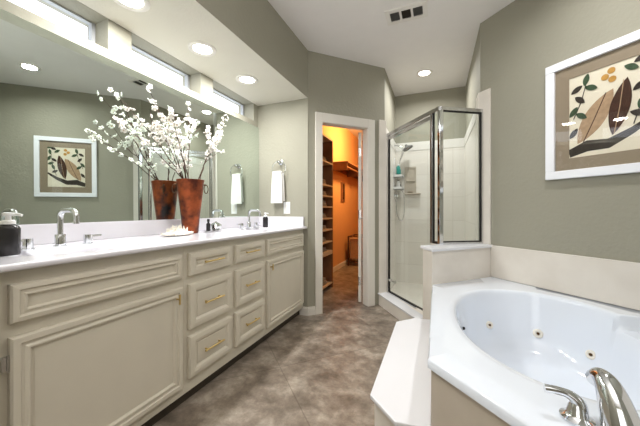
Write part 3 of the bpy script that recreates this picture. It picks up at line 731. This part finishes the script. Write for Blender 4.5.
# shower head on the left wall with hand-shower hose
sh = thing('shower_fixture', 'grey shower head on a bent arm with hanging hose', 'shower head', (SL+.012, 3.93, 1.86))
bm = bmesh.new(); tube(bm, [(0, 0, .06), (.04, 0, .055), (.09, 0, .03), (.12, 0, -.01)], .010, 10); lathe(bm, [(.028, 0), (.026, .008)], (0, 0, .06), 18, 'x'); obj('shower_arm', bm, M['chrome'], sh, smooth=True)
bm = bmesh.new(); lathe(bm, [(.012, .05), (.02, .03), (.055, .012), (.062, 0), (.058, -.008), (.001, -.008)], (0, 0, 0), 24)
bm.transform(Matrix.Scale(1.15, 4))
m_ = Matrix.Translation((.175, -.01, .005)) @ Matrix.Rotation(math.radians(-28), 4, 'Y')
bm.transform(m_); tube(bm, [(.12, 0, -.01), (.150, 0, .02), (.165, -.005, .035)], .014, 10); obj('spray_head', bm, M['grey'], sh, smooth=True)
bm = bmesh.new(); tube(bm, [(.12, -.015, -.02), (.10, -.02, -.09), (.075, -.02, -.15)], [.016, .013, .011], 10); obj('hand_shower', bm, M['brushed'], sh, smooth=True)
bm = bmesh.new(); hpts = [(.075, -.02, -.15), (.05, -.03, -.3), (.035, -.05, -.55), (.03, -.05, -.78), (.05, -.04, -.90), (.085, -.02, -.95), (.12, 0, -.90), (.13, .02, -.75), (.12, .02, -.6), (.06, .02, -.52), (0.004, .02, -.50)]
def smoothc(p, n=5):
    o = []
    for i in range(len(p)-1):
        a, b, c, d = V(*p[max(i-1, 0)]), V(*p[i]), V(*p[i+1]), V(*p[min(i+2, len(p)-1)])
        for k in range(n):
            t_ = k/n; o.append(.5*((2*b)+(c-a)*t_+(2*a-5*b+4*c-d)*t_*t_+(3*b-a-3*c+d)*t_**3))
    o.append(V(*p[-1])); return o
tube(bm, smoothc(hpts), .0065, 8); obj('hose', bm, M['brushed'], sh, smooth=True)
bm = bmesh.new(); lathe(bm, [(.05, 0), (.05, .006), (.022, .012), (.018, .045), (.001, .046)], (0, .0, -.62), 24, 'x'); obj('mixer_valve', bm, M['chrome'], sh, smooth=True)
# hanging caddy
cd_ = thing('shower_caddy', 'white two-shelf wire caddy hanging under the shower head', 'caddy', (SL+.013, 3.90, 1.35))
bm = bmesh.new()
for s in (-.06, .10): tube(bm, [(.006, s, -.05), (.006, s, .30), (.006, .02, .40)], .004, 6)
obj('hanger', bm, M['plastic'], cd_)
for z in (-.03, .13):
    bm = bmesh.new(); box(bm, (.002, -.08, z), (.115, .12, z+.006))
    for lo, hi in (((.110, -.08, z), (.115, .12, z+.035)), ((.002, -.08, z), (.115, -.075, z+.035)), ((.002, .115, z), (.115, .12, z+.035))): box(bm, lo, hi)
    obj('basket', bm, M['plastic'], cd_)
for i, (yy, z, h_, m_, lb) in enumerate(((-.04, .137, .17, 'teal', 'tall teal bottle on the upper caddy shelf'), (.04, .137, .14, 'teal', 'shorter teal bottle on the upper caddy shelf'), (-.03, -.023, .12, 'plastic', 'white bottle on the lower caddy shelf'), (.06, -.023, .09, 'dark', 'dark bottle on the lower caddy shelf'))):
    t = thing('shampoo_bottle', lb, 'bottle', (SL+.013+.058, 3.90+yy, 1.35+z), 0, 'bottles in the shower caddy')
    obj('bottle_body', mk(lathe, [(.022, 0), (.025, .004), (.025, h_*.75), (.012, h_*.85), (.012, h_*.88)], (0, 0, 0), 16), M[m_], t, smooth=True)
    obj('cap', mk(lathe, [(.014, h_*.87), (.014, h_)], (0, 0, 0), 12), M['plastic' if m_ != 'plastic' else 'grey'], t, smooth=True)
# moulded soap niche on the back wall
nc = thing('soap_niche', 'moulded beige soap shelf on the back shower wall', 'soap shelf', (-.33, SB-.013, 1.28))
def niche(bm):
    rect = [(-.07, -.0), (.07, .0)]
    box(bm, (-.075, -.012, 0), (-.055, 0, .36)); box(bm, (.055, -.012, 0), (.075, 0, .36)); box(bm, (-.055, -.012, .335), (.055, 0, .36)); box(bm, (-.055, -.004, .0), (.055, 0, .335))
    box(bm, (-.055, -.02, .16), (.055, -.004, .175))
obj('niche_frame', mk(niche), M['apron'], nc, bevel=.004)
obj('ledge', mk(box, (-.085, -.07, -.02), (.13, 0, .0)), M['apron'], nc, bevel=.006)
sb = tag(obj('soap_bar', mk(lathe, [(.001, 0), (.024, .001), (.030, .01), (.024, .02), (.001, .022)], (0, 0, 0), 20, 'z', 1.3, .8), M['towelshade'], smooth=True), 'tan bar of soap on the moulded shower shelf', 'soap'); sb.location = (-.33, SB-.05, 1.281)

# ------------------------------------------------------------------ tub
TC = (.50, 1.655)
TA = PA; TB = (.44, .655)
pent = [dirpt(Wc, -45, .095), CC, (E2[0]+.0, E2[1]+.0), (-.03, 1.105), PB]
e3 = dirpt(TB, 135, 0)
pent = [(PA[0]-.002, PA[1]-.003), (CC[0]-.004, CC[1]), (.432, .655), (-.03, 1.117), (-.03, PB[1]-.003)]
SYM = CC[1]
def ray_poly(c, a, poly):
    d = Vector((math.cos(a), math.sin(a))); best = 9
    for i in range(len(poly)):
        p = Vector(poly[i]); q = Vector(poly[(i+1) % len(poly)]); e = q-p; den = d.x*e.y-d.y*e.x
        if abs(den) < 1e-9: continue
        w_ = p-Vector(c); t_ = (w_.x*e.y-w_.y*e.x)/den; s_ = (w_.x*d.y-w_.y*d.x)/den
        if t_ > 0 and -1e-6 <= s_ <= 1+1e-6: best = min(best, t_)
    return best
def tub_mesh():
    bm = bmesh.new(); N = 240; angs = sorted([2*PI*k/N for k in range(N)]+[math.atan2(q[1]-TC[1], q[0]-TC[0]) % (2*PI) for q in pent]); rings = None; cols = []
    for a in angs:
        Rp = ray_poly(TC, a, pent); ca_, sa = math.cos(a), math.sin(a); n_ = 2.25
        Rb = (abs(ca_/.405)**n_+abs(sa/.60)**n_)**(-1/n_)
        seat = False; Re = Rb
        yv = SYM-TC[1]
        if ca_ > 0:
            # seat pocket: |y| < .27 , x < .64 from centre, rounded far corners
            n2 = 7; Rs = (abs(ca_/.645)**n2+abs(sa/.30)**n2)**(-1/n2)
            if Rs > Rb+.004: Re = min(Rs, Rp-.09); seat = Re > Rb+.004
        if not seat: Re = Rb
        zt = .507
        if seat:
            rim = [(Re+.010, zt-.002), (Re, zt-.008), (Re-min(.012, (Re-Rb)*.5), zt-.05), (max(Rb, Re-.03), zt-.072), (Rb+.0, zt-.077), (Rb-.012, zt-.095)]
        else:
            rim = [(Re+.010, zt-.002), (Re, zt-.008), (Re-.005, zt-.025), (Re-.010, zt-.045), (Re-.014, zt-.065), (Re-.022, zt-.095)]
        prof = [(Rp, .470), (Rp, .497), (Rp-.008, .505), (Re+(Rp-Re)*.55, .505), (Re+.050, .505), (Re+.040, .505)]+rim+[(Rb*.92, .32), (Rb*.88, .24), (Rb*.82, .18), (Rb*.74, .148), (Rb*.6, .135), (Rb*.3, .13), (.02, .128)]
        cols.append([bm.verts.new((TC[0]+r*ca_, TC[1]+r*sa, z)) for r, z in prof])
    n = len(cols)
    for i in range(n):
        A_, B_ = cols[i], cols[(i+1) % n]
        for j in range(len(A_)-1): bm.faces.new((A_[j], B_[j], B_[j+1], A_[j+1]))
    bm.faces.new([c[-1] for c in cols])
    return bm
tu = thing('jetted_bathtub', 'white five-sided corner whirlpool tub below the framed picture', 'bathtub', (0, 0, 0))
obj('tub_shell', tub_mesh(), M['acrylic'], tu, smooth=True, ang=50)
bm = bmesh.new()
f1, f2, f3 = (.44, .672), (-.018, 1.122), (-.018, PB[1]-.004)
prism(bm, [(.435, .672), (.46, .70), (.012, 1.14), (.012, f3[1]), f3, f2], 0, .472); obj('apron', bm, M['apron'], tu)
for i, (x, yy, z, dx, dy) in enumerate(((0, 0, 0, 0, 0),)*0): pass
def jetpos(ang, zf):
    a = math.radians(ang); n_ = 2.25; Rb = (abs(math.cos(a)/.405)**n_+abs(math.sin(a)/.60)**n_)**(-1/n_)
    # wall profile between (Rb-.022,.412) and (Rb*.92,.32)
    r0, z0, r1, z1 = Rb-.022, .412, Rb*.92, .32
    if zf < .32: r0, z0, r1, z1 = Rb*.92, .32, Rb*.88, .24
    t_ = (z0-zf)/(z0-z1); return (TC[0]+(r0+(r1-r0)*t_)*math.cos(a), TC[1]+(r0+(r1-r0)*t_)*math.sin(a), zf), a
for ang, z, r in ((110, .295, .023), (80, .27, .027), (51, .255, .024), (148, .35, .009), (-22, .33, .024), (250, .34, .024)):
    (x, yy, zz), a = jetpos(ang, z); bm = bmesh.new()
    lathe(bm, [(r, -.004), (r, .006), (r*.8, .010), (r*.42, .009), (r*.38, .004), (.001, .003)], (0, 0, 0), 22, 'x')
    bm.transform(Matrix.Translation((x, yy, zz)) @ Matrix.Rotation(a+PI, 4, 'Z') @ Matrix.Rotation(-.25, 4, 'Y'))
    j = obj('water_jet', bm, M['coral'] if r > .01 else M['black'], tu, smooth=True)
    if r > .01:
        bm = bmesh.new(); lathe(bm, [(r*.3, .004), (r*.3, .011), (.001, .012)], (0, 0, 0), 12, 'x'); bm.transform(Matrix.Translation((x, yy, zz)) @ Matrix.Rotation(a+PI, 4, 'Z') @ Matrix.Rotation(-.25, 4, 'Y'))
        obj('nozzle', bm, M['bronze'], j)
# backsplash behind the tub
for nm, a, b, lb in (('tub_backsplash', dirpt(Wc, -45, .096), CC, 'beige marble splash behind the tub under the picture'), ('tub_backsplash', CC, E2, 'beige marble splash on the wall at the near side of the tub')):
    bm = bmesh.new(); a = Vector(a); b = Vector(b); d = (b-a).normalized(); n = Vector((d.y, -d.x))*.012
    prism(bm, [tuple(a), tuple(b), tuple(b+n), tuple(a+n)], .5065, .763); tag(obj(nm, bm, M['tile'], bevel=.003), lb, 'backsplash')
# tub filler
tf = thing('tub_filler', 'chrome arched tub spout with a lever handle on the tub rim', 'faucet', (.40, .875, .507), 0)
def spout(bm):
    o_ = Vector((.40, .875, .507)); pts = smoothc([tuple(V(*q)-o_) for q in ((.414, .900, .508), (.409, .912, .552), (.405, .930, .588), (.402, .950, .609), (.399, .970, .612), (.396, .988, .596))], 5)
    tube(bm, pts, [.042-.020*min(1, k/18) for k in range(len(pts))], 20); lathe(bm, [(.044, 0), (.044, .006), (.037, .012)], (.014, .025, 0), 28)
obj('spout', mk(spout), M['chrome'], tf, smooth=True)
def lever(bm):
    c = V(-.062, .062, 0)
    lathe(bm, [(.036, 0), (.036, .005), (.028, .010), (.022, .016), (.019, .032), (.013, .042)], tuple(c), 24)
    pts = smoothc([tuple(c+V(.006, -.002, .012)), tuple(c+V(.004, .0, .040)), tuple(c+V(-.014, .003, .057)), tuple(c+V(-.040, .004, .062)), tuple(c+V(-.068, .004, .062))])
    tube(bm, pts, [.019-.0085*min(1, k/12) for k in range(len(pts))], 14)
obj('lever_handle', mk(lever), M['chrome'], tf, smooth=True)

# step in front of the tub
st = thing('tub_step', 'white marble step platform in front of the tub', 'step')
sp = [(-.019, 1.12), (-.145, 1.105), (-.268, 1.228), (-.268, 2.10), (-.150, 2.225), (-.019, 2.235)]
bm = bmesh.new(); prism(bm, sp, .228, .247); obj('step_top', bm, M['step'], st, bevel=.004)
sp2 = [(-.019, 1.135), (-.138, 1.125), (-.250, 1.238), (-.250, 2.09), (-.142, 2.205), (-.019, 2.215)]
bm = bmesh.new(); prism(bm, sp2, 0, .228); obj('step_base', bm, M['tile'], st)

# ------------------------------------------------------------------ closet contents
cs = thing('shelf_tower', 'tall open shelf unit just inside the closet doorway on the left', 'shelf unit', (-1.606, 2.80, 0))
ty1 = .85
bm = bmesh.new(); box(bm, (0, 0, 0), (.30, .018, 2.0)); box(bm, (0, ty1-.018, 0), (.30, ty1, 2.0)); box(bm, (0, .018, 0), (.006, ty1-.018, 2.0)); obj('side_panels', bm, M['wood'], cs)
SHZ = (.06, .46, .62, .78, .93, 1.08, 1.22, 1.36, 1.66, 1.98)
for z in SHZ:
    bm = bmesh.new(); box(bm, (.006, .018, z), (.30, ty1-.018, z+(.05 if z == .46 else .018))); obj('shelf', bm, M['shelf'], cs)
rr = random.Random(5)
k = 0
for z in (.078, .510, .638, .798, .948, 1.098, 1.238, 1.378, 1.678):
    for yy in (.16, .38, .60):
        w_, h_ = rr.uniform(.09, .11), rr.uniform(.05, .09)
        names = ('bottom', 'second', 'third', 'fourth', 'fifth', 'sixth', 'seventh', 'eighth', 'ninth')
        bm = bmesh.new(); 
        for q in range(3): box(bm, (.05, yy-w_+.004*q, h_*q/3), (.27-.006*q, yy+w_-.004*q, h_*(q+1)/3-.003))
        o = obj('folded_clothes', bm, (M['linen'], M['fabric'], M['towelshade'])[k % 3], bevel=.01); o.location = (-1.606, 2.80, z)
        tag(o, 'folded clothes stack on the %s closet shelf from the floor, %s side' % (names[k//3], {.16: 'near', .38: 'middle', .60: 'far'}[yy]), 'clothes', 'folded clothes in the closet'); k += 1
bm = bmesh.new(); lathe(bm, [(.001, 0), (.10, .002), (.11, .03), (.08, .06), (.03, .075), (.001, .078)], (0, 0, 0), 24); hb_ = tag(obj('hat', bm, M['dark'], smooth=True), 'dark cap on top of the closet shelf tower', 'hat'); hb_.location = (-1.44, 3.30, 1.999)
# closet rod and shelf on left wall
cr = thing('closet_rod_shelf', 'wooden hanging shelf with rod along the closet wall', 'closet shelf', (-1.619, 4.40, 1.82))
obj('shelf_board', mk(box, (0, 0, 0), (.30, 1.95, .02)), M['wood'], cr)
obj('cleat', mk(box, (0, 0, -.09), (.018, 1.95, 0)), M['wood'], cr)
bm = bmesh.new(); tube(bm, [(.25, 0, -.06), (.25, 1.95, -.06)], .016, 12); obj('rod', bm, M['wood'], cr, smooth=True)
for yy in (.02, .95, 1.93):
    bm = bmesh.new(); prism(bm, [(0, yy-.01), (.28, yy-.01), (.28, yy+.01), (0, yy+.01)], -.12, 0); obj('bracket', bm, M['wood'], cr)
hr = thing('belt_rack', 'brown wooden wall rack with a hanging strap inside the closet', 'rack', (-1.619, 5.05, 1.20))
obj('rack_board', mk(box, (0, -.11, 0), (.018, .11, .36)), M['wood'], hr, bevel=.003)
bm = bmesh.new(); box(bm, (.018, -.03, .05), (.034, .02, .33)); obj('strap', bm, M['bronze'], hr)
hm = thing('laundry_hamper', 'tan laundry hamper standing at the far end of the closet', 'hamper', (-1.37, 5.36, 0), 0)
bm = bmesh.new()
for x, yy in ((-.17, -.2), (.17, -.2), (-.17, .2), (.17, .2)): tube(bm, [(x, yy, 0), (x, yy, .56)], .013, 8)
for z in (.10, .55):
    tube(bm, [(-.17, -.2, z), (.17, -.2, z)], .011, 8); tube(bm, [(-.17, .2, z), (.17, .2, z)], .011, 8); tube(bm, [(-.17, -.2, z), (-.17, .2, z)], .011, 8); tube(bm, [(.17, -.2, z), (.17, .2, z)], .011, 8)
obj('hamper_stand', bm, M['bronze'], hm)
bm = bmesh.new(); prism(bm, [(-.15, -.18), (.15, -.18), (.15, .18), (-.15, .18)], .12, .52); obj('hamper_bag', bm, M['fabric'], hm, bevel=.02)
